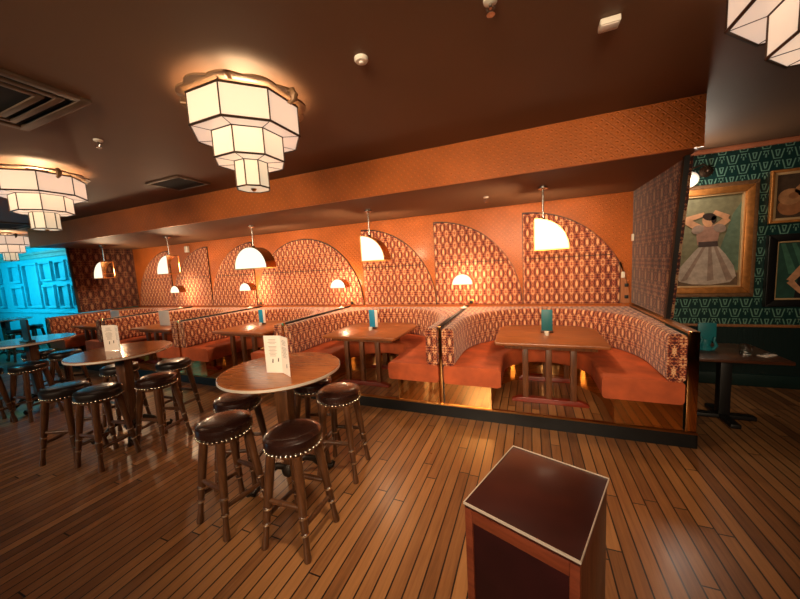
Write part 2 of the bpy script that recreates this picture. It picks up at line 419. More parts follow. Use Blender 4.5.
# upper side partitions with a raked front edge
def partition(name, x0, x1, inner, yb=4.27, yt=3.94):
    b = MB(); b.prism([(YB, 1.165), (yb, 1.165), (yt, ZS), (YB, ZS)], 'x', x0, x1, bev=.008)
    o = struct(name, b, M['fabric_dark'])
    b = MB()
    dy = .03
    xi = x1 if inner > 0 else x0
    b.prism([(yb+.02, 1.165), (yb-dy, 1.165), (yt-dy, ZS), (yt+.02, ZS)], 'x', xi-.03, xi+.012)
    return b
b = partition('wall_partition_right', 1.39, 1.44, -1); struct('trim_21', b, M['black'])
b = partition('wall_partition_left', -10.6, -10.5, 1, 4.31, 4.26); struct('trim_22', b, M['black'])

# ------------------------------------------------------------------ booth dividers
def divider(i):
    x = DIV[i]; end = i in (0, 5)
    hw = .042 if i == 0 else (.05 if i == 5 else .02)
    labs = ['mirror-fronted end divider closing the right-hand end of the booth row',
            'slim mirror-fronted divider between the rightmost booth and the second booth',
            'slim mirror-fronted divider just behind the menu on the near round table',
            'slim divider left of the third booth, beside the far row of stools',
            'slim divider between the two farthest booths, near the white menu card',
            'end divider at the far left of the booth row, washed in blue light']
    t = empty('booth_divider', (x, YF, ZP), labs[i], 'divider', 'dividers between the booths')
    yb = YB-YF-.02
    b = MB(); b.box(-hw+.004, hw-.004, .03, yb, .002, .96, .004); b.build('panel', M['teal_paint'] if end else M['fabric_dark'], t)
    b = MB(); b.box(-hw, hw, .0, .028, .002, .985, .004); b.build('mirror_facing', M['mirror'], t)
    b = MB(); b.box(-hw-.004, hw+.004, .02, yb, .96, .985, .006); b.build('cap', M['cap_wood'] if end else M['black'], t)
for i in range(6): divider(i)

# ------------------------------------------------------------------ booth banquettes
def bpath(W, ys, R, N=36):
    """U-shaped plan: straight arm, half ellipse, straight arm, with inward normals"""
    P = [(-W, 0), (-W, ys*.5)]; Nn = [(1, 0), (1, 0)]
    for k in range(N+1):
        a = PI-PI*k/N
        P.append((W*math.cos(a), ys+R*math.sin(a)))
        nx, ny = -math.cos(a)/W, -math.sin(a)/R; l = math.hypot(nx, ny); Nn.append((nx/l, ny/l))
    P += [(W, ys*.5), (W, 0)]; Nn += [(-1, 0), (-1, 0)]
    return P, Nn
def rrect(d0, d1, z0, z1, r, n=4, corners=(1, 1, 1, 1)):
    """rounded profile, counter-clockwise from lower outer corner"""
    out = []
    for (cx, cz, a0, on) in ((d0+r, z0+r, PI, corners[0]), (d1-r, z0+r, 1.5*PI, corners[1]), (d1-r, z1-r, 0, corners[2]), (d0+r, z1-r, .5*PI, corners[3])):
        if on:
            for k in range(n+1): out.append((cx+r*math.cos(a0+k*.5*PI/n), cz+r*math.sin(a0+k*.5*PI/n)))
        else: out.append((d0 if cx == d0+r else d1, z0 if cz == z0+r else z1))
    return out
def banquette(i):
    labs = ['rightmost curved booth seat, orange velvet under patterned back, around the nearest table',
            'second curved booth seat from the right, patterned back and orange velvet cushion',
            'third booth seat from the right, partly hidden behind the near round table',
            'fourth booth seat from the right, pinkish cushion end beside the far stools',
            'farthest booth seat at the left end, dim and edged with blue light']
    W = (DIV[i]-DIV[i+1])/2-(.045 if i in (0, 4) else .022)
    cx = CEN[i]+(-.012 if i == 0 else (.015 if i == 4 else 0))
    t = empty('booth_banquette', (cx, YF-.02, ZP), labs[i], 'booth seat', 'curved booth seats along the platform')
    P, Nn = bpath(W, .55, 1.26)
    b = MB(); b.sweep(P, Nn, rrect(.0, .15, .496, .965, .05)); b.build('backrest', M['fabric'], t)
    P2, N2 = bpath(W, .55, 1.22)
    b = MB(); b.sweep(P2, N2, rrect(.005, .68, .275, .50, .035)); b.build('seat', M['velvet'], t)
    P3 = [(p[0], max(p[1], .025)) for p in P2]
    b = MB(); b.sweep(P3, N2, [(.005, .002), (.565, .002), (.565, .275), (.005, .275)]); b.build('plinth', M['mirror'], t)
    # fabric-topped infill between the curved back and the wall
    o = MB(); out = [(-W, YB-YF+.0), (-W, .55)]+[(p[0]*.999, p[1]) for p in P[2:-2]]+[(W, .55), (W, YB-YF)]
    o.prism([(x, y) for x, y in out], 'z', .9, .955); o.build('shelf', M['fabric2'], t)
for i in range(5): banquette(i)

# ------------------------------------------------------------------ arch panels on the back wall
R_ = 1.465; ZA = 1.155
def arch_outline(x0, r, side, a0=0, a1=90, n=28):
    pts = [(x0+side*r*math.cos(math.radians(a)), ZA+r*math.sin(math.radians(a))) for a in [a0+(a1-a0)*k/n for k in range(n+1)]]
    return pts
def arch_panel(kind, x0, label, clip=None):
    t = empty('arch_panel', (0, YB, 0), label, 'wall panel', 'upholstered arch panels on the orange wall')
    if kind == 'full': pts = arch_outline(x0, 1.41, 1, 0, 180, 48)
    else: pts = arch_outline(x0, R_, kind)+[(x0, ZA)]
    if clip: pts = [(min(p[0], clip), p[1]) for p in pts]
    # rim: dark piping round the outline
    cx = sum(p[0] for p in pts)/len(pts); cz = sum(p[1] for p in pts)/len(pts)
    big = [(x+(.008 if x > cx else -.008)*min(1, abs(x-cx)*3), z+(.02 if z > cz else 0)*min(1, abs(z-cz)*3)) for x, z in pts]
    b = MB(); b.prism(pts, 'y', -.028, -.002, bev=.006); b.build('upholstery', M['fabric2'], t)
    b = MB(); b.prism(big, 'y', -.018, -.001); b.build('piping', M['black'], t)
    # horizontal seam cord
    zs = 1.895; half = math.sqrt(max(0, (1.42 if kind == 'full' else R_)**2-(zs-ZA)**2))
    x1 = x0-half if kind == 'full' else x0; x2 = x0+half if kind == 'full' else x0+kind*half
    if clip: x2 = min(x2, clip)
    b = MB(); b.tube([(min(x1, x2)+.02, -.03, zs), (max(x1, x2)-.02, -.03, zs)], .007, 6); b.build('seam_cord', M['black'], t)
arch_panel(1, -.10, 'quarter-arch fabric panel farthest right, beside the socket board', clip=1.235)
arch_panel(1, -1.59, 'quarter-arch fabric panel above the lit lamp at the rightmost divider')
arch_panel(1, -3.07, 'quarter-arch fabric panel just right of the full arch, behind the second pendant')
arch_panel('full', -4.53, 'the only full half-round fabric panel on the orange wall')
arch_panel(-1, -5.97, 'quarter-arch fabric panel behind the big half-round pendant, left of the full arch')
arch_panel(-1, -7.455, 'quarter-arch fabric panel with its straight edge under the small white wall sensor')
arch_panel(-1, -8.94, 'quarter-arch fabric panel farthest left, next to the dark side partition')
# socket board in the foot of the right-hand arch
t = empty('socket_board', (1.305, YB, 1.16), 'narrow tan board with two black sockets at the foot of the right arch', 'socket board')
b = MB(); ro = lambda z: math.sqrt(R_**2-(z-ZA)**2)-.10
zs = [1.16+.05*k for k in range(13)]
b.prism([(1.25-1.305, 0)]+[(min(1.392, ro(z))-1.305, z-1.16) for z in zs]+[(1.25-1.305, .62)], 'y', -.024, -.001); b.build('board', M['wood_strip'], t)
for z in (.07, .245):
    b = MB(); b.box(-.005, .045, -.036, -.02, z, z+.05, .006); b.build('socket', M['black'], t)
b = MB(); b.box(-.05, -.005, -.04, -.02, .38, .47, .006); b.build('switch', M['white'], t)
# small wall sockets behind the table lamps
for x, z, lab in ((-.99, 1.2, 'small square brass wall socket right of the fully white table lamp'), (-3.40, 1.2, 'small square brass wall socket beside the lamp under the full arch right end'), (-5.86, 1.205, 'small square brass wall socket below the half-round pendant')):
    t = empty('wall_socket', (x+.03, YB-.028, z), lab, 'socket', 'brass wall sockets along the ledge')
    b = MB(); b.box(-.045, .045, -.012, .0, -.045, .045, .005); b.build('plate', M['brass'], t)
    b = MB(); b.box(-.03, .03, -.018, -.011, -.03, .03, .004); b.build('insert', M['black'], t)
# sensors
t = empty('motion_sensor', (-8.16, YB, 2.62), 'small white box sensor high on the orange wall above a quarter arch', 'sensor')
b = MB(); b.box(-.06, .06, -.07, -.001, -.08, .08, .015); b.build('case', M['white'], t)
b = MB(); b.lathe([(0, -.002), (.03, 0), (.02, .02), (0, .026)], 14); b.xf(Matrix.Translation((0, -.07, -.03)) @ Matrix.Rotation(PI/2, 4, 'X')); b.build('lens', M['paper'], t)
b = MB(); b.box(1.365, 1.389, 5.55, 5.62, 2.07, 2.17, .008); tag(b.build('door_contact', M['white']), 'tiny white sensor where the right partition meets the orange wall', 'sensor')

# ------------------------------------------------------------------ chandeliers
def oct_shell(b, r, z0, z1, th=.006):
    for k in range(8):
        a0, a1 = [math.radians(22.5+45*j) for j in (k, k+1)]
        p = [(r*math.cos(a0), r*math.sin(a0)), (r*math.cos(a1), r*math.sin(a1))]
        q = [((r-th)*math.cos(a0), (r-th)*math.sin(a0)), ((r-th)*math.cos(a1), (r-th)*math.sin(a1))]
        b.prism([p[0], p[1], q[1], q[0]], 'z', z0, z1)
def oct_ann(b, r0, r1, z, th=.005):
    for k in range(8):
        a0, a1 = [math.radians(22.5+45*j) for j in (k, k+1)]
        b.prism([(r1*math.cos(a0), r1*math.sin(a0)), (r1*math.cos(a1), r1*math.sin(a1)), (r0*math.cos(a1), r0*math.sin(a1)), (r0*math.cos(a0), r0*math.sin(a0))], 'z', z-th, z)
TI = [(.38, -.10, -.305, .25), (.25, -.305, -.484, .12), (.12, -.484, -.668, 0)]
def make_chandelier():
    t = empty('chandelier', (0, 0, ZC), '', 'chandelier', 'stepped art deco ceiling lights')
    n = 96; b = MB()
    wav = lambda k, r, a: ((r+a*abs(math.cos(6*2*PI*k/n)))*math.cos(2*PI*k/n), (r+a*abs(math.cos(6*2*PI*k/n)))*math.sin(2*PI*k/n))
    for k in range(n):
        b.prism([wav(k, .405, .028), wav(k+1, .405, .028), wav(k+1, .355, 0), wav(k, .355, 0)], 'z', -.078, -.066)
    bmesh.ops.remove_doubles(b.bm, verts=b.bm.verts, dist=1e-5)
    b.build('collar', M['plaster'], t)
    b = MB(); b.lathe([(0, -.001), (.09, -.001), (.085, -.02), (.02, -.03), (0, -.03)], 24); b.tube([(0, 0, -.03), (0, 0, -.12)], .012, 8)
    for k in range(4):
        a = PI/8+k*PI/2; b.tube([(0, 0, -.085), (.372*math.cos(a), .372*math.sin(a), -.085)], .006, 6)
    b.build('ceiling_mount', M['bronze'], t)
    for k in range(2):      # cast scrolls on two sides of the collar
        c = (1, -1)[k]
        b = MB(); pts = [(c*.40, 0, -.07), (c*.435, 0, -.075), (c*.45, 0, -.10), (c*.44, 0, -.13), (c*.41, 0, -.145), (c*.39, 0, -.135)]
        b.tube(pts, [.02, .026, .026, .02, .014, .008], 8); b.tube([(c*.41, -.03, -.08), (c*.44, 0, -.07), (c*.41, .03, -.08)], [.01, .02, .01], 8)
        b.build('scroll', M['plaster'], t)
    fr = MB()
    for ti, (r, z0, z1, rin) in enumerate(TI):
        g = MB(); oct_shell(g, r, z1+.004, z0-.004)
        if rin: oct_ann(g, rin, r-.004, z1+.004)
        else: oct_ann(g, .022, r-.004, z1+.004)
        g.build('glass_tier', M[('opal', 'opal_mid', 'opal_low')[ti]], t)
        for k in range(8):
            a0, a1 = [math.radians(22.5+45*j) for j in (k, k+1)]
            P = lambda a, z, rr=r: (rr*math.cos(a), rr*math.sin(a), z)
            wt = (.0085, .007, .006)[ti]
            fr.tube([P(a0, z0), P(a0, z1)], .005, 6)
            fr.tube([P(a0, z0), P(a1, z0)], wt, 6); fr.tube([P(a0, z1), P(a1, z1)], wt, 6)
            if rin: fr.tube([P(a0, z1), (rin*math.cos(a0), rin*math.sin(a0), z1)], .0035, 6)
    fr.build('frame', M['bronze'], t)
    b = MB(); b.lathe([(0, -.69), (.012, -.685), (.02, -.672), (.026, -.664), (0, -.66)], 16); b.build('finial', M['brass'], t)
    return t
CH = [(-1.935, 1.905, 'stepped octagonal ceiling light in the middle of the ceiling, seen whole', 1), (-5.16, 1.945, 'stepped octagonal ceiling light at the left edge, its rim cut by the frame', 1),
      (1.217, 1.95, 'stepped octagonal ceiling light in the top right corner, nearest and mostly cropped', 1), (-11.6, 3.66, 'smallest and farthest stepped ceiling light, in front of the turquoise wall', 1)]
c0 = make_chandelier()
for k, (x, y, lab, s_) in enumerate(CH):
    o = c0 if k == 0 else copy_tree(c0)
    o.location = (x, y, ZC); o['label'] = lab
    point('chandelier_bulb', (x, y, ZC-.27), (14, 15, 7, 9)[k], (1, .66, .36), .1)

# ------------------------------------------------------------------ pendants
def pendant(x, kind, label):
    """arch-shaped brass barrel with opal glass front and back; kind 1: quarter curving right, -1: left, 0: half round"""
    yc, dep, R, zb = 4.48, .12, .385, 2.0
    t = empty('pendant_lamp', (x, yc, ZS), label, 'pendant lamp', 'arched pendant lamps over the booth tables')
    zb -= ZS
    xf = 0 if kind == 0 else -.10*kind              # centre / flat edge of the arch, the rod sits inside
    def arc(r, a0, a1, n=24): return [(xf+(kind or 1)*r*math.cos(math.radians(a0+(a1-a0)*k/n)), zb+r*math.sin(math.radians(a0+(a1-a0)*k/n))) for k in range(n+1)]
    a1 = 180 if kind == 0 else 90
    b = MB(); o_, i_ = arc(R, 0, a1), arc(R-.008, 0, a1)
    b.prism(o_+list(reversed(i_)), 'y', -dep, dep); b.build('shade', M['brass_pol'], t)
    gl = arc(R-.009, 0, a1)+([] if kind == 0 else [(xf, zb)])
    for ya in (-dep+.002,):
        b = MB(); b.prism(gl, 'y', ya, ya+.006); b.build('glass', M['pend_glass'], t)
    b = MB()                                        # thin frame along the open edges
    xa, xb = (xf-R, xf+R) if kind == 0 else sorted((xf, xf+kind*R))
    for y in (-dep, dep): b.box(xa, xb, y-.004, y+.004, zb-.006, zb+.006)
    if kind:
        for y in (-dep, dep): b.box(xf-.005, xf+.005, y-.005, y+.005, zb, zb+R)
        b.box(xf-.005, xf+.005, -dep, dep, zb-.006, zb+.006)
        b.box(xf-.005, xf+.005, -dep, dep, zb+.09, zb+.1)
        b.box(xf+kind*R-.005, xf+kind*R+.005, -dep, dep, zb-.006, zb+.006)
    b.build('frame', M['brass'], t)
    zt = zb+math.sqrt(max(0, R*R-(.1 if kind else 0)**2))
    b = MB(); b.tube([(0, 0, -.02), (0, 0, zt-.003)], .011, 12); b.lathe([(.0, zt+.03), (.022, zt+.03), (.03, zt-.003), (0, zt-.003)], 14); b.build('rod', M['chrome'], t)
    b = MB(); b.lathe([(0, -.001), (.058, -.001), (.058, -.025), (.03, -.04), (0, -.04)], 20); b.build('ceiling_rose', M['chrome'], t)
    px = x+xf+(kind*.15 if kind else 0)
    point('pendant_bulb', (px, yc, 2.14), 19, (1, .7, .42), .09)
pendant(.16, 1, 'quarter-round pendant over the rightmost booth table, all glowing white')
pendant(-2.30, 1, 'quarter-round pendant curving right with a sliver of brass, over the second booth table')
pendant(-4.70, 0, 'half-round dome pendant, the only symmetrical one, white front and brass side')
pendant(-7.08, -1, 'quarter-round pendant curving left, just below and left of the white wall sensor')
pendant(-9.48, -1, 'quarter-round pendant curving left in front of the dark partition at the far left')

# ------------------------------------------------------------------ table lamps on the ledge
def table_lamp(x, y, label):
    t = empty('table_lamp', (x, y, ZP+.987), label, 'table lamp', 'half-round lamps on the ledge behind the booths')
    b = MB(); b.lathe([(0, 0), (.055, 0), (.055, .012), (.02, .022), (.012, .04), (0, .04)], 20); b.build('base', M['white'], t)
    b = MB(); b.tube([(0, 0, .02), (0, 0, .46)], .006, 8); b.build('stem', M['brass'], t)
    R, dep, zb = .17, .085, .40
    arc = lambda r: [(r*math.cos(PI*k/24), zb+r*math.sin(PI*k/24)) for k in range(25)]
    b = MB(); b.prism(arc(R)+list(reversed(arc(R-.006))), 'y', -dep, dep); b.build('shade', M['brass_pol'], t)
    for ya in (-dep+.002,):
        b = MB(); b.prism(arc(R-.007), 'y', ya, ya+.005); b.build('glass', M['lamp_glass'], t)
    point('lamp_bulb', (x, y, ZP+.987+.44), 9, (1, .7, .42), .04)
table_lamp(-1.02, 5.24, 'all-white half-round table lamp on the ledge above the rightmost divider')
table_lamp(-3.43, 5.29, 'half-round table lamp standing behind the right foot of the full arch')
table_lamp(-5.84, 5.29, 'half-round table lamp directly below the dome pendant')
table_lamp(-8.2, 5.29, 'farthest half-round table lamp, small, on the left part of the ledge')

# ------------------------------------------------------------------ booth tables
def booth_table(cx, label, w=1.22):
    t = empty('booth_table', (cx, 4.52, ZP), label, 'table', 'wooden booth tables')
    y0, y1, r = -.6, .55, .28; h = w/2
    pts = [(-h+.02, y0), (h-.02, y0), (h, y0+.02)]
    pts += [(h-r+r*math.cos(a), y1-r+r*math.sin(a)) for a in [k*PI/2/8 for k in range(9)]]
    pts += [(-h+r+r*math.cos(a), y1-r+r*math.sin(a)) for a in [PI/2+k*PI/2/8 for k in range(9)]]
    pts += [(-h, y0+.02)]
    b = MB(); b.prism(pts, 'z', .72, .755, bev=.006); b.build('tabletop', M['table'], t)
    for y in (-.46, .3):
        b = MB(); b.prism([(-.42, 0), (.42, 0), (.42, .025), (.33, .06), (-.33, .06), (-.42, .025)], 'y', y-.045, y+.045, bev=.005); b.build('foot', M['redwood'], t)
        for x in (-.26, 0, .26):
            b = MB(); b.box(x-.034, x+.034, y-.03, y+.03, .058, .722, .006); b.build('leg', M['legwood'], t)
        b = MB(); b.box(-.5, .5, y-.035, y+.035, .66, .72, .006); b.build('rail', M['legwood'], t)
TC = [.195, -2.33, -4.72, -7.15, -9.5]
for cx, lab in zip(TC, ('wooden table in the rightmost booth, in front of the teal menu', 'wooden table in the second booth with a blue and white menu upright on it', 'wooden table in the third booth, behind the near round table',
                        'dark wooden table in the fourth booth, above the far stools', 'dark wooden table in the farthest booth by the left partition')):
    booth_table(cx, lab, 1.22 if cx > -2 else 1.2)

# menus on booth tables
def menu_stand(x, y, z, label, cov, rz=0., h=.31, w=.135, white_side=False):
    t = empty('menu_stand', (x, y, z), label, 'menu', 'menus upright on the tables', rz)
    b = MB(); b.box(-w/2-.01, w/2+.01, -.035, .045, 0, .03, .006); b.build('base', M['table_dark'], t)
    b = MB(); b.box(-w/2, w/2, -.016, -.008, .028, h, .002); b.build('cover', M[cov], t)
    b = MB(); b.box(-w/2+.004, w/2-.004+(.045 if white_side else 0), -.006, .012, .028, h-.006, .001); b.build('pages', M['paper'], t)
menu_stand(.2, 4.57, ZP+.756, 'teal menu standing on the table in the rightmost booth', 'tealcover')
menu_stand(-2.37, 4.53, ZP+.756, 'bright blue menu with white pages upright on the second booth table', 'bluecover', 0, .31, .1, True)
menu_stand(-4.87, 4.66, ZP+.756, 'bright blue menu on the third booth table below the dome pendant', 'bluecover', 0, .29, .1, True)
def plain_card(x, y, z, label, w=.24, h=.32, rz=0.):
    t = empty('menu_card', (x, y, z), label, 'menu', 'menus upright on the tables', rz)
    b = MB(); b.box(-w/2, w/2, -.004, .0, .001, h, .001); b.build('front_leaf', M['paper'], t)
    b = MB(); b.prism([(0, .002), (.09, .002), (.004, h), (0, h)], 'x', -w/2, -w/2+.004); b.build('side_leaf', M['paper'], t)
plain_card(-7.22, 4.3, ZP+.756, 'plain white menu card on the fourth booth table, by the lamp ledge', .34)
plain_card(-9.0, 4.3, ZP+.756, 'plain pale menu card on the farthest booth table, half hidden', .34)
for x, y, lab in ((.19, 4.40, 'little white tealight pot in front of the teal menu on the right table'), (-2.345, 4.40, 'little white tealight pot in front of the blue menu on the second table'), (-4.8, 4.55, 'little white tealight pot beside the blue menu on the third table')):
    t = empty('tealight_pot', (x, y, ZP+.756), lab, 'tealight', 'white tealight pots on the booth tables')
    b = MB(); b.lathe([(0, 0), (.026, 0), (.03, .05), (.026, .05), (.023, .012), (0, .012)], 16); b.build('pot', M['white'], t)
    b = MB(); b.lathe([(0, .0125), (.019, .0125), (.019, .03), (0, .031)], 12); b.build('candle', M['napkin'], t)

# ------------------------------------------------------------------ round poseur tables
def poseur_table(x, y, label, rot=0.):
    t = empty('poseur_table', (x, y, 0), label, 'table', 'round high tables', rot)
    b = MB(); b.lathe([(0, 1.035), (.49, 1.035), (.50, 1.045), (.50, 1.066), (.494, 1.072), (0, 1.072)], 72); b.build('tabletop', M['table_round'], t)
    b = MB(); b.lathe([(.498, 1.043), (.5035, 1.045), (.5035, 1.064), (.498, 1.066)], 72); b.build('edge_band', M['satin'], t)
    b = MB(); b.prism([(-.035, .14), (.035, .14), (.06, .72), (.075, 1.0), (-.075, 1.0), (-.06, .72)], 'y', -.05, .05, bev=.008)
    b.box(-.2, .2, -.04, .04, 1.0, 1.036, .006); b.box(-.04, .04, -.2, .2, 1.0, 1.036, .006); b.build('column', M['stool_wood'], t)
    b = MB(); b.lathe([(0, .1), (.075, .1), (.085, .14), (.075, .18), (.06, .2), (0, .2)], 20); b.build('collar', M['iron'], t)
    for k in range(4):
        a = PI/4+k*PI/2; c, s_ = math.cos(a), math.sin(a)
        prof = [(.05, .17), (.12, .2), (.2, .16), (.26, .08), (.32, .028), (.37, .03), (.385, .055), (.37, .075)]
        b = MB(); b.tube([(c*r, s_*r, z) for r, z in prof], [.03, .03, .028, .026, .026, .024, .018, .01], 10)
        b.tube([(c*r, s_*r, z) for r, z in ((.32, .025), (.33, .002))], [.02, .024], 10); b.build('foot', M['iron'], t)
poseur_table(-2.02, 2.10, 'nearest round high table, polished top with a white folded menu, centre of the room', .1)
poseur_table(-4.58, 2.20, 'second round high table, left of centre, with a white menu and dark stools', .2)
poseur_table(-7.22, 2.32, 'third round high table at the left edge, its top shining turquoise', .0)
poseur_table(-12.9, 3.75, 'far round high table under the turquoise wall', .3)
poseur_table(-15.2, 3.4, 'farthest round high table near the left edge of the photo', .3)

def folded_menu(x, y, z, label, rz):
    t = empty('folded_menu', (x, y, z), label, 'menu', 'folded white menus on the high tables', rz)
    h = .315
    for k, (ang, sx) in enumerate(((12, -1), (-24, 1))):
        b = MB(); b.box(min(0, sx*.15), max(0, sx*.15), -.0015, .0015, .001, h, 0)
        inkm = MB()
        for j in range(13):
            if j in (4,): continue
            w_ = random.uniform(.05, .1); xx = sx*.075
            inkm.box(xx-w_/2, xx+w_/2, -.0022, -.0014, h-.035-j*.0115, h-.032-j*.0115)
        emb = MB()
        def blot(cx, cz, s_):
            for q in range(5):
                emb.box(cx-s_*(.5-.08*q), cx+s_*(.3+.05*q), -.0024, -.0014, cz+q*s_*.5, cz+(q+1)*s_*.5-.0005)
        if k == 0: blot(-.082, .085, .014); blot(-.03, .095, .013)
        else: blot(.1, .06, .014)
        R3 = Matrix.Rotation(math.radians(ang), 4, 'Z')
        for mb_, nm, mt in ((b, 'leaf', M['paper']), (inkm, 'text_lines', M['ink']), (emb, 'emblem', M['ink_black'])):
            mb_.xf(R3); o = mb_.build(nm, mt, t, smooth=False)
            if nm == 'leaf': lf = o
            else: o.parent = lf
folded_menu(-1.90, 1.985, 1.073, 'white folded menu standing on the nearest round table', math.radians(-2))
folded_menu(-4.60, 2.17, 1.073, 'white folded menu standing on the second round table', math.radians(10))
t = empty('drinks_holder', (-7.0, 2.22, 1.073), 'dark upright block on the third round table at the left edge', 'menu holder')
b = MB(); b.box(-.11, .11, -.05, .05, 0, .025, .005); b.build('base', M['black'], t)
b = MB(); b.box(-.1, .1, -.012, .012, .024, .34, .004); b.build('board', M['black'], t)

# ------------------------------------------------------------------ stools
def make_stool(leather):
    t = empty('bar_stool', (0, 0, 0), '', 'stool', 'round leather bar stools')
    b = MB(); b.lathe([(0, .70), (.182, .70), (.19, .708), (.197, .735), (.199, .76), (.193, .785), (.174, .799), (.13, .806), (.06, .809), (0, .81)], 40); b.build('seat', leather, t)
    b = MB()
    for k in range(38):
        a = 2*PI*k/38; b.ball((.193*math.cos(a), .193*math.sin(a), .712), .0095, 8, 5)
    b.build('stud_trim', M['stud'], t)
    b = MB(); b.lathe([(0, .672), (.155, .672), (.168, .701), (0, .701)], 32); b.build('seat_base', M['stool_wood'], t)
    L = {}
    for k, (sx, sy) in enumerate(((1, 1), (-1, 1), (-1, -1), (1, -1))):
        top = Vector((sx*.108, sy*.108, .69)); bot = Vector((sx*.178, sy*.178, 0))
        P = lambda z, bot=bot, top=top: bot+(top-bot)*(z/.69)
        zz = [0, .012, .03, .10, .165, .17, .185, .19, .20, .26, .275, .28, .295, .30, .31, .5, .69]
        rr = [.023, .026, .025, .02, .02, .027, .027, .021, .025, .027, .027, .029, .029, .025, .028, .032, .033]
        b = MB(); b.tube([P(z) for z in zz], rr, 12); leg = b.build('leg', M['stool_wood'], t)
        b = MB(); b.tube([P(.168), P(.172), P(.184), P(.188)], [.022, .0285, .0285, .022], 12); b.build('ring', M['stud'], leg)
        b = MB(); b.tube([P(.278), P(.282), P(.293), P(.297)], [.025, .0305, .0305, .025], 12); b.build('ring', M['stud'], leg)
        L[k] = P
    for k in range(4):
        z = .225 if k % 2 else .345
        b = MB(); b.tube([L[k](z), (L[k](z)+L[(k+1) % 4](z))/2, L[(k+1) % 4](z)], [.015, .02, .015], 10); b.build('stretcher', M['stool_wood'], t)
    return t
SA = make_stool(M['leather']); SB = make_stool(M['leather_b'])
ST = [(0, -1.555, 1.662, 2, 'oxblood leather bar stool in front of the nearest round table, closest to the camera'),
      (0, -2.2, 1.64, -8, 'oxblood leather bar stool at the left front of the nearest round table'),
      (0, -1.66, 2.41, 10, 'oxblood leather bar stool on the right of the nearest round table, toward the booths'),
      (0, -2.5, 2.02, 20, 'leather bar stool tucked under the left side of the nearest round table'),
      (0, -2.08, 2.56, 15, 'leather bar stool hidden behind the nearest round table, only its studs showing'),
      (1, -4.22, 1.775, 6, 'black leather bar stool at the front of the second round table, legs in full view'),
      (0, -3.98, 2.2, 12, 'brown leather bar stool on the right front of the second round table'),
      (1, -4.73, 1.71, 25, 'black leather bar stool at the left front of the second round table'),
      (1, -4.47, 2.7, 5, 'black leather bar stool behind the right side of the second round table'),
      (1, -5.06, 2.38, 0, 'black leather bar stool mostly hidden under the back of the second round table'),
      (1, -6.72, 2.1, 12, 'black leather bar stool in front of the third round table at the left'),
      (1, -7.14, 2.66, 30, 'black leather bar stool right of the third round table, near the second table'),
      (1, -7.75, 2.56, 10, 'black leather bar stool behind the third round table, a thin rim showing'),
      (1, -6.95, 1.72, 0, 'black leather bar stool cut by the left edge of the photo'),
      (1, -12.3, 3.75, 0, 'far bar stool on the right of the round table under the turquoise wall'),
      (1, -13.2, 4.35, 20, 'far bar stool behind the round table under the turquoise wall'),
      (1, -13.3, 3.2, 20, 'far bar stool in front of the round table under the turquoise wall'),
      (1, -14.7, 3.9, 40, 'farthest bar stool beside the last round table on the left')]
first = {0: True, 1: True}
for k, x, y, rz, lab in ST:
    src = (SA, SB)[k]
    o = src if first[k] else copy_tree(src); first[k] = False
    o.location = (x, y, 0); o.rotation_euler.z = math.radians(rz); o['label'] = lab

# ------------------------------------------------------------------ pedestal in the foreground
t = empty('pedestal_stand', (.0223, 1.264, 0), 'tall square wooden pedestal with a glossy dark red top in the foreground', 'pedestal', None, math.radians(-19.6))
hx, hy = .196, .232
b = MB(); b.box(-hx+.004, hx-.004, -hy+.016, hy-.004, 0, .975, .003); b.build('body', M['ped_wood'], t)
b = MB(); b.box(-hx, -hx+.03, -hy, -hy+.018, 0, .975, .002); b.box(hx-.03, hx, -hy, -hy+.018, 0, .975, .002); b.box(-hx+.03, hx-.03, -hy, -hy+.018, .925, .975, .002); b.box(-hx+.03, hx-.03, -hy, -hy+.018, 0, .06, .002); b.build('front_frame', M['ped_frame'], t)
b = MB(); b.box(-hx+.031, hx-.031, -hy+.008, -hy+.0155, .061, .924); b.build('front_panel', M['ped_panel'], t)
b = MB(); b.box(-hx, hx, -hy, hy, .976, .996, .002); b.build('top', M['ped_top'], t)
b = MB()
for x0, x1, y0, y1 in ((-hx-.003, hx+.003, -hy-.003, -hy), (-hx-.003, hx+.003, hy, hy+.003), (-hx-.003, -hx, -hy, hy), (hx, hx+.003, -hy, hy)): b.box(x0, x1, y0, y1, .988, .998)
b.build('edge_strip', M['satin'], t)

# ------------------------------------------------------------------ teal corner: dining table and things on it
t = empty('dining_table', (1.985, 4.51, 0), 'small dark square dining table against the right end divider', 'table')
b = MB(); b.box(-.365, .365, -.36, .36, .735, .77, .006); b.build('tabletop', M['table_dark'], t)
b = MB(); b.box(-.05, .05, -.05, .05, .05, .7, .008); b.box(-.25, .25, -.04, .04, .7, .735, .005); b.build('column', M['black'], t)
b = MB(); b.box(-.28, .28, -.045, .045, 0, .05, .012); b.box(-.045, .045, -.28, .28, 0, .05, .012); b.build('base', M['black'], t)
t = empty('menu_stand', (1.82, 4.52, .771), 'teal menus in a curvy holder on the dark table at the right', 'menu', 'menus upright on the tables')
b = MB(); b.lathe([(0, 0), (.06, 0), (.065, .02), (.04, .05), (.05, .09), (.045, .12), (0, .12)], 18, sy=.7)
b.tube([(-.05, -.03, .01), (-.075, -.045, .06), (-.05, -.05, .12), (-.06, -.045, .16)], [.018, .016, .014, .01], 10); b.tube([(.05, -.03, .01), (.075, -.045, .06), (.05, -.05, .12), (.06, -.045, .16)], [.018, .016, .014, .01], 10)
b.build('holder', M['tealcover'], t)
b = MB(); b.box(-.08, .08, -.022, -.006, .11, .31, .003); b.build('cover', M['tealcover'], t)
b = MB(); b.box(-.074, .074, -.006, .012, .11, .305, .001); b.build('pages', M['tealcover'], t)
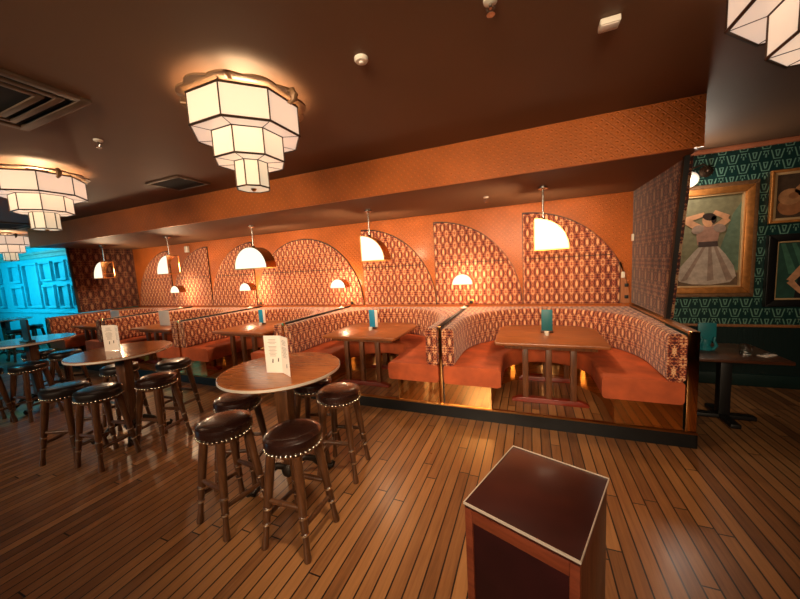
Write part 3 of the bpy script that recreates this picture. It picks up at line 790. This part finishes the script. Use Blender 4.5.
b = MB(); b.lathe([(0, 0), (.046, 0), (.053, .1), (.049, .1), (.042, .02), (0, .02)], 11); o = b.build('tumbler', M['glass'], smooth=False, loc=(2.10, 4.40, .771)); tag(o, 'clear glass tumbler on the dark square table at the right', 'glass')
t = empty('napkin', (2.265, 4.37, .771), 'folded pale napkin lying on the right edge of the dark table', 'napkin', None, math.radians(35))
b = MB(); b.box(-.1, .06, -.04, .04, 0, .007, .003); b.build('cloth', M['napkin'], t)
b = MB(); b.box(-.1, .055, -.036, .036, .007, .011, .002); b.build('fold', M['napkin'], t)
t = empty('knife', (2.27, 4.385, .783), 'steel knife lying on the folded napkin at the right', 'cutlery', None, math.radians(35))
b = MB(); b.prism([(-.02, -.009), (.1, -.006), (.11, .004), (-.02, .009)], 'z', 0, .002); b.build('blade', M['chrome'], t)
b = MB(); b.tube([(-.02, 0, .004), (-.11, 0, .004)], [.004, .006], 8); b.build('handle', M['chrome'], t)

# ------------------------------------------------------------------ pictures
def frame_ring(b, x0, x1, z0, z1, w, d0, d1, bev=.01):
    """four mitred bars"""
    for A in (((x0, z0), (x1, z0), (x1-w, z0+w), (x0+w, z0+w)), ((x0, z1), (x0+w, z1-w), (x1-w, z1-w), (x1, z1)), ((x0, z0), (x0+w, z0+w), (x0+w, z1-w), (x0, z1)), ((x1, z0), (x1, z1), (x1-w, z1-w), (x1-w, z0+w))):
        b.prism(list(A), 'y', -d1, -d0, bev=bev)
def poly(b, pts, d, mi): b.prism(pts, 'y', -d, -d+.002, mi=mi)
def ell(cx, cz, rx, rz_, n=18, a0=0., rot=0.):
    out = []
    for k in range(n):
        a = 2*PI*k/n; x, z = rx*math.cos(a), rz_*math.sin(a)
        out.append((cx+x*math.cos(rot)-z*math.sin(rot), cz+x*math.sin(rot)+z*math.cos(rot)))
    return out
def limb(b, p, q, r0, r1, d, mi):
    dx, dz = q[0]-p[0], q[1]-p[1]; l = math.hypot(dx, dz); nx, nz = -dz/l, dx/l
    poly(b, [(p[0]+nx*r0, p[1]+nz*r0), (q[0]+nx*r1, q[1]+nz*r1), (q[0]-nx*r1, q[1]-nz*r1), (p[0]-nx*r0, p[1]-nz*r0)], d, mi)
YW = YB+.028
def picture(x0, x1, z0, z1, label):
    return empty('framed_painting', ((x0+x1)/2, YW, z0), label, 'painting')
# large gilt-framed painting of a woman in a pale dress
x0, x1, z0, z1 = 1.66, 2.735, 1.235, 2.75; w, h = x1-x0, z1-z0
t = picture(x0, x1, z0, z1, 'large gilt-framed painting of a woman in a pale full dress, arms raised')
b = MB(); frame_ring(b, -w/2, w/2, 0, h, .06, 0, .05); b.build('outer_moulding', M['gilt_old'], t)
b = MB(); frame_ring(b, -w/2+.055, w/2-.055, .055, h-.055, .085, 0, .085); b.build('inner_moulding', M['gilt'], t)
b = MB(); frame_ring(b, -w/2+.137, w/2-.137, .137, h-.137, .022, 0, .06, .004); b.build('slip', M['gilt_pale'], t)
mats = [M[k] for k in ('p_bg', 'p_bg2', 'p_floor', 'p_dress', 'p_dress2', 'p_skin', 'p_hair', 'p_sash', 'p_bod')]
b = MB(); iw, iz0, iz1 = w/2-.155, .155, h-.155
b.box(-iw, iw, -.02, -.002, iz0, iz1, mi=0)
poly(b, [(.12, iz0+.25), (iw, iz0+.2), (iw, iz1-.1), (.3, iz1-.25)], .022, 1)
poly(b, [(-iw, iz0), (iw, iz0), (iw, iz0+.17), (-iw, iz0+.2)], .023, 2)
poly(b, [(-.02, .72), (.14, .72), (.24, .58), (.33, .42), (.36, .28), (.3, .2), (.1, .17), (-.1, .18), (-.24, .22), (-.3, .32), (-.22, .45), (-.1, .62)], .026, 3)
for xx, sx in ((-.16, -.05), (.03, .05), (.2, .08)): poly(b, [(xx*.3+.05, .7), (xx*.3+.08, .7), (xx+sx+.05, .24), (xx+sx-.02, .22)], .028, 4)
poly(b, [(-.06, .72), (.15, .72), (.17, .9), (.12, .98), (-.02, .98), (-.08, .88)], .028, 8)
poly(b, [(-.05, .69), (.16, .69), (.15, .76), (-.05, .76)], .030, 7)
limb(b, (-.04, .94), (-.2, 1.06), .045, .038, .030, 5); limb(b, (-.2, 1.07), (.0, 1.13), .038, .026, .031, 5)
limb(b, (.13, .94), (.25, 1.05), .045, .038, .030, 5); limb(b, (.25, 1.06), (.1, 1.15), .036, .026, .031, 5)
poly(b, ell(.035, 1.03, .052, .078, rot=.35), .032, 5); poly(b, ell(.055, 1.09, .075, .05, rot=-.3), .034, 6); poly(b, ell(.1, 1.05, .028, .05), .034, 6)
for sx in (-1, 1): poly(b, ell(.05+sx*.115, .93, .07, .055, rot=-sx*.5), .033, 4)
limb(b, (.05, .96), (.05, 1.02), .03, .028, .030, 5)
b.build('canvas', mats, t, smooth=False)
# upper right painting, pale frame
x0, x1, z0, z1 = 2.84, 3.62, 2.17, 2.83; w, h = x1-x0, z1-z0
t = picture(x0, x1, z0, z1, 'pale gilt-framed painting with warm brown rounded figures, upper right corner')
b = MB(); frame_ring(b, -w/2, w/2, 0, h, .035, 0, .05); b.build('outer_moulding', M['gilt'], t)
b = MB(); frame_ring(b, -w/2+.033, w/2-.033, .033, h-.033, .03, 0, .035, .004); b.build('slip', M['gilt_pale'], t)
mats = [M[k] for k in ('p_brown', 'p_warm', 'p_tan', 'p_cream', 'p_hair')]
b = MB(); iw = w/2-.06; b.box(-iw, iw, -.02, -.002, .06, h-.06, mi=0)
poly(b, ell(-.19, .2, .12, .11), .022, 1); poly(b, ell(-.2, .32, .11, .1), .024, 2); poly(b, ell(-.02, .42, .15, .09, rot=.4), .024, 2)
poly(b, ell(.14, .3, .17, .14), .026, 3); poly(b, ell(.02, .49, .1, .05), .028, 4); poly(b, ell(-.17, .33, .045, .04), .026, 1)
b.build('canvas', mats, t, smooth=False)
# lower right painting, black frame
x0, x1, z0, z1 = 2.84, 3.7, 1.1, 2.03; w, h = x1-x0, z1-z0
t = picture(x0, x1, z0, z1, 'black-framed painting of a dark-dressed figure before green drapery, lower right')
b = MB(); frame_ring(b, -w/2, w/2, 0, h, .09, 0, .07); b.build('outer_moulding', M['black_frame'], t)
b = MB(); frame_ring(b, -w/2+.088, w/2-.088, .088, h-.088, .022, 0, .045, .004); b.build('slip', M['gilt_pale'], t)
mats = [M[k] for k in ('p_green', 'p_green2', 'p_blackc', 'p_skin', 'p_hair')]
b = MB(); iw = w/2-.108; b.box(-iw, iw, -.02, -.002, .108, h-.108, mi=0)
for q in range(4): poly(b, [(-iw+.03+q*.1, h-.12), (-iw+.07+q*.1, h-.12), (-iw+.2+q*.13, .42), (-iw+.12+q*.13, .42)], .022, 1)
poly(b, [(-.14, .11), (-.12, .3), (-.1, .46), (.0, .6), (.1, .62), (.22, .6), (.28, .4), (.28, .11)], .024, 2)
limb(b, (-.07, .5), (-.19, .33), .045, .035, .026, 3); limb(b, (-.19, .33), (-.07, .18), .035, .024, .027, 3); poly(b, ell(-.05, .165, .035, .02), .028, 3)
poly(b, ell(.11, .7, .055, .075), .028, 3); limb(b, (.11, .58), (.11, .65), .03, .03, .026, 3); poly(b, ell(.13, .76, .07, .05), .03, 4)
b.build('canvas', mats, t, smooth=False)
# brass wall light above the large painting
t = empty('wall_light', (2.2, YW, 2.93), 'dark metal wall light with a frosted globe above the large painting', 'wall light')
b = MB(); b.lathe([(0, 0), (.075, 0), (.075, .02), (.03, .035), (0, .035)], 20); b.xf(Matrix.Rotation(PI/2, 4, 'X')); b.build('wall_plate', M['bronze'], t)
b = MB(); b.tube([(0, -.02, 0), (-.03, -.12, .04), (-.1, -.2, .06), (-.22, -.22, .02), (-.25, -.22, -.03)], .011, 10); b.ball((0, -.06, .0), .035, 12, 8); b.build('arm', M['bronze'], t)
b = MB(); b.ball((-.25, -.22, -.12), .1, 20, 12); b.build('globe', M['globe'], t)
point('wall_light_bulb', (1.93, YW-.36, 2.75), 7, (1, .85, .68), .1)

# ------------------------------------------------------------------ ceiling fittings
t = empty('ceiling_vent', (-3.40, .97, ZC), 'square slatted air vent in the ceiling at the upper left', 'vent', 'ceiling air vents')
b = MB(); b.box(-.42, .42, -.42, .42, -.004, -.001); b.build('backing', M['void'], t)
def ring4(b, r, w, z0, z1):
    b.box(-r, r, r-w, r, z0, z1, .004); b.box(-r, r, -r, -r+w, z0, z1, .004); b.box(-r, -r+w, -r+w, r-w, z0, z1, .004); b.box(r-w, r, -r+w, r-w, z0, z1, .004)
b = MB(); ring4(b, .48, .06, -.022, -.001); b.build('frame', M['vent'], t)
for r in (.375, .30):
    b = MB(); ring4(b, r, .04, -.02, -.005); b.build('slat', M['vent'], t)
t = empty('ceiling_vent', (-4.5, 3.1, ZC), 'small dark rectangular vent in the ceiling near the bulkhead', 'vent', 'ceiling air vents')
b = MB(); b.box(-.3, .3, -.2, .2, -.012, -.001); b.build('grille', M['void'], t)
b = MB(); b.box(-.33, .33, .2, .235, -.02, -.001, .003); b.box(-.33, .33, -.235, -.2, -.02, -.001, .003); b.box(-.33, -.3, -.2, .2, -.02, -.001, .003); b.box(.3, .33, -.2, .2, -.02, -.001, .003); b.build('frame', M['vent'], t)
t = empty('ceiling_vent', (-10.2, 3.1, ZC), 'far slatted ceiling vent at the left edge, behind the left ceiling light', 'vent', 'ceiling air vents')
b = MB(); b.box(-.4, .4, -.3, .3, -.012, -.001); b.build('grille', M['void'], t)
b = MB(); ring4(b, .48, .07, -.025, -.001); b.build('frame', M['vent'], t)
def sprinkler(x, y, z, label):
    t = empty('sprinkler', (x, y, z), label, 'sprinkler', 'sprinkler heads')
    b = MB(); b.lathe([(0, -.001), (.036, -.001), (.034, -.012), (.014, -.018), (0, -.018)], 18); b.build('escutcheon', M['white'], t)
    b = MB(); b.tube([(0, 0, -.016), (0, 0, -.04)], .009, 8); b.tube([(.016, 0, -.03), (.02, 0, -.045), (0, 0, -.066)], .003, 6); b.tube([(-.016, 0, -.03), (-.02, 0, -.045), (0, 0, -.066)], .003, 6); b.lathe([(0, -.07), (.022, -.07), (.022, -.066), (0, -.066)], 12); b.build('head', M['chrome'], t)
sprinkler(-.17, 1.83, ZC, 'sprinkler head at the very top of the photo, right of centre')
sprinkler(-3.68, 1.83, ZC, 'sprinkler head between the middle ceiling light and the upper left vent')
sprinkler(-.553, 4.66, ZS, 'sprinkler head under the low ceiling left of the rightmost pendant')
t = empty('smoke_detector', (-.966, 1.925, ZC), 'round white smoke detector on the ceiling right of the middle light', 'smoke detector')
b = MB(); b.lathe([(0, -.001), (.044, -.001), (.044, -.014), (.036, -.024), (0, -.026)], 22); b.build('body', M['white'], t)
b = MB(); b.lathe([(0, -.024), (.016, -.025), (.013, -.034), (0, -.036)], 14); b.build('cap', M['paper'], t)
t = empty('ceiling_box', (.43, 2.28, ZC), 'small white rectangular unit on the ceiling at the upper right', 'ceiling unit')
b = MB(); b.box(-.05, .05, -.04, .04, -.035, -.001, .006); b.build('case', M['white'], t)
b = MB(); b.box(-.042, .042, -.032, .032, -.039, -.034, .002); b.build('cover', M['paper'], t)

# ------------------------------------------------------------------ unseen lights and added fill
WARM = (1, .74, .48)
area('warm_fill', (-.4, -2.6, 2.7), (-.9, 3.7, 2.0), 3, .6, 30, WARM, 75)  # added warm fill from behind the camera, aimed at bulkhead and booths
area('warm_fill', (-4.8, -2.8, 2.7), (-4.8, 3.7, 1.9), 4, .6, 19, WARM, 75)  # second added fill, toward the left booths
spot('ceiling_spot', (-.55, 1.1, 3.15), (-.75, 2.3, 0), 85, (1, .76, .5), 70, .9, .12)
spot('ceiling_spot', (.2, 3.0, 3.15), (.1, 3.6, .2), 22, (1, .7, .42), 80, .9, .06)
CY = (.03, .72, 1.)
area('cyan_light', (-15, 1.2, 2.6), (-14.5, 5, 1.7), 4, .8, 36, CY, 95)  # cyan light on the far wall, its source unseen
spot('cyan_fill_spot', (-8.6, 1.7, 3.1), (-7.35, 2.35, 1.0), 120, CY, 30, .6, .08)  # cyan spot added to tint the third round table, no fitting above it
area('cyan_light', (-12.3, -1.2, 2.3), (-6, 3, .9), 2.5, 1.2, 13, CY)  # unseen cyan source on the left, edging the stools
spot('wall_wash', (-13.2, 3.2, 3.1), (-13.2, 5, 2.2), 30, (.25, .85, 1.), 100, .8, .08)

W = bpy.data.worlds.new('world'); SC.world = W; W.use_nodes = True
W.node_tree.nodes['Background'].inputs[0].default_value = (.5, .3, .18, 1); W.node_tree.nodes['Background'].inputs[1].default_value = .05

# ------------------------------------------------------------------ camera
cam = bpy.data.cameras.new('camera'); cam.sensor_width = 36; cam.lens = 318*36/800; cam.clip_start = .05
co = bpy.data.objects.new('camera', cam); COL.objects.link(co)
y, p, r = (math.radians(v) for v in (-22.4073, 6.0525, 3.1843))
f = Vector((math.sin(y)*math.cos(p), math.cos(y)*math.cos(p), -math.sin(p))); ri = Vector((math.cos(y), -math.sin(y), 0)); dn = -ri.cross(f)
r2 = ri*math.cos(r)+dn*math.sin(r); d2 = -ri*math.sin(r)+dn*math.cos(r)
mat = Matrix((r2, -d2, -f)).transposed().to_4x4(); mat.translation = (0, 0, 1.9)
co.matrix_world = mat
SC.camera = co
SC.view_settings.view_transform = 'Standard'; SC.view_settings.look = 'None'; SC.view_settings.exposure = 1.5; SC.view_settings.gamma = 1
SC.view_settings.use_curve_mapping = False
SC.cycles.use_denoising = True; SC.cycles.max_bounces = 8
SC.cycles.sample_clamp_indirect = 6
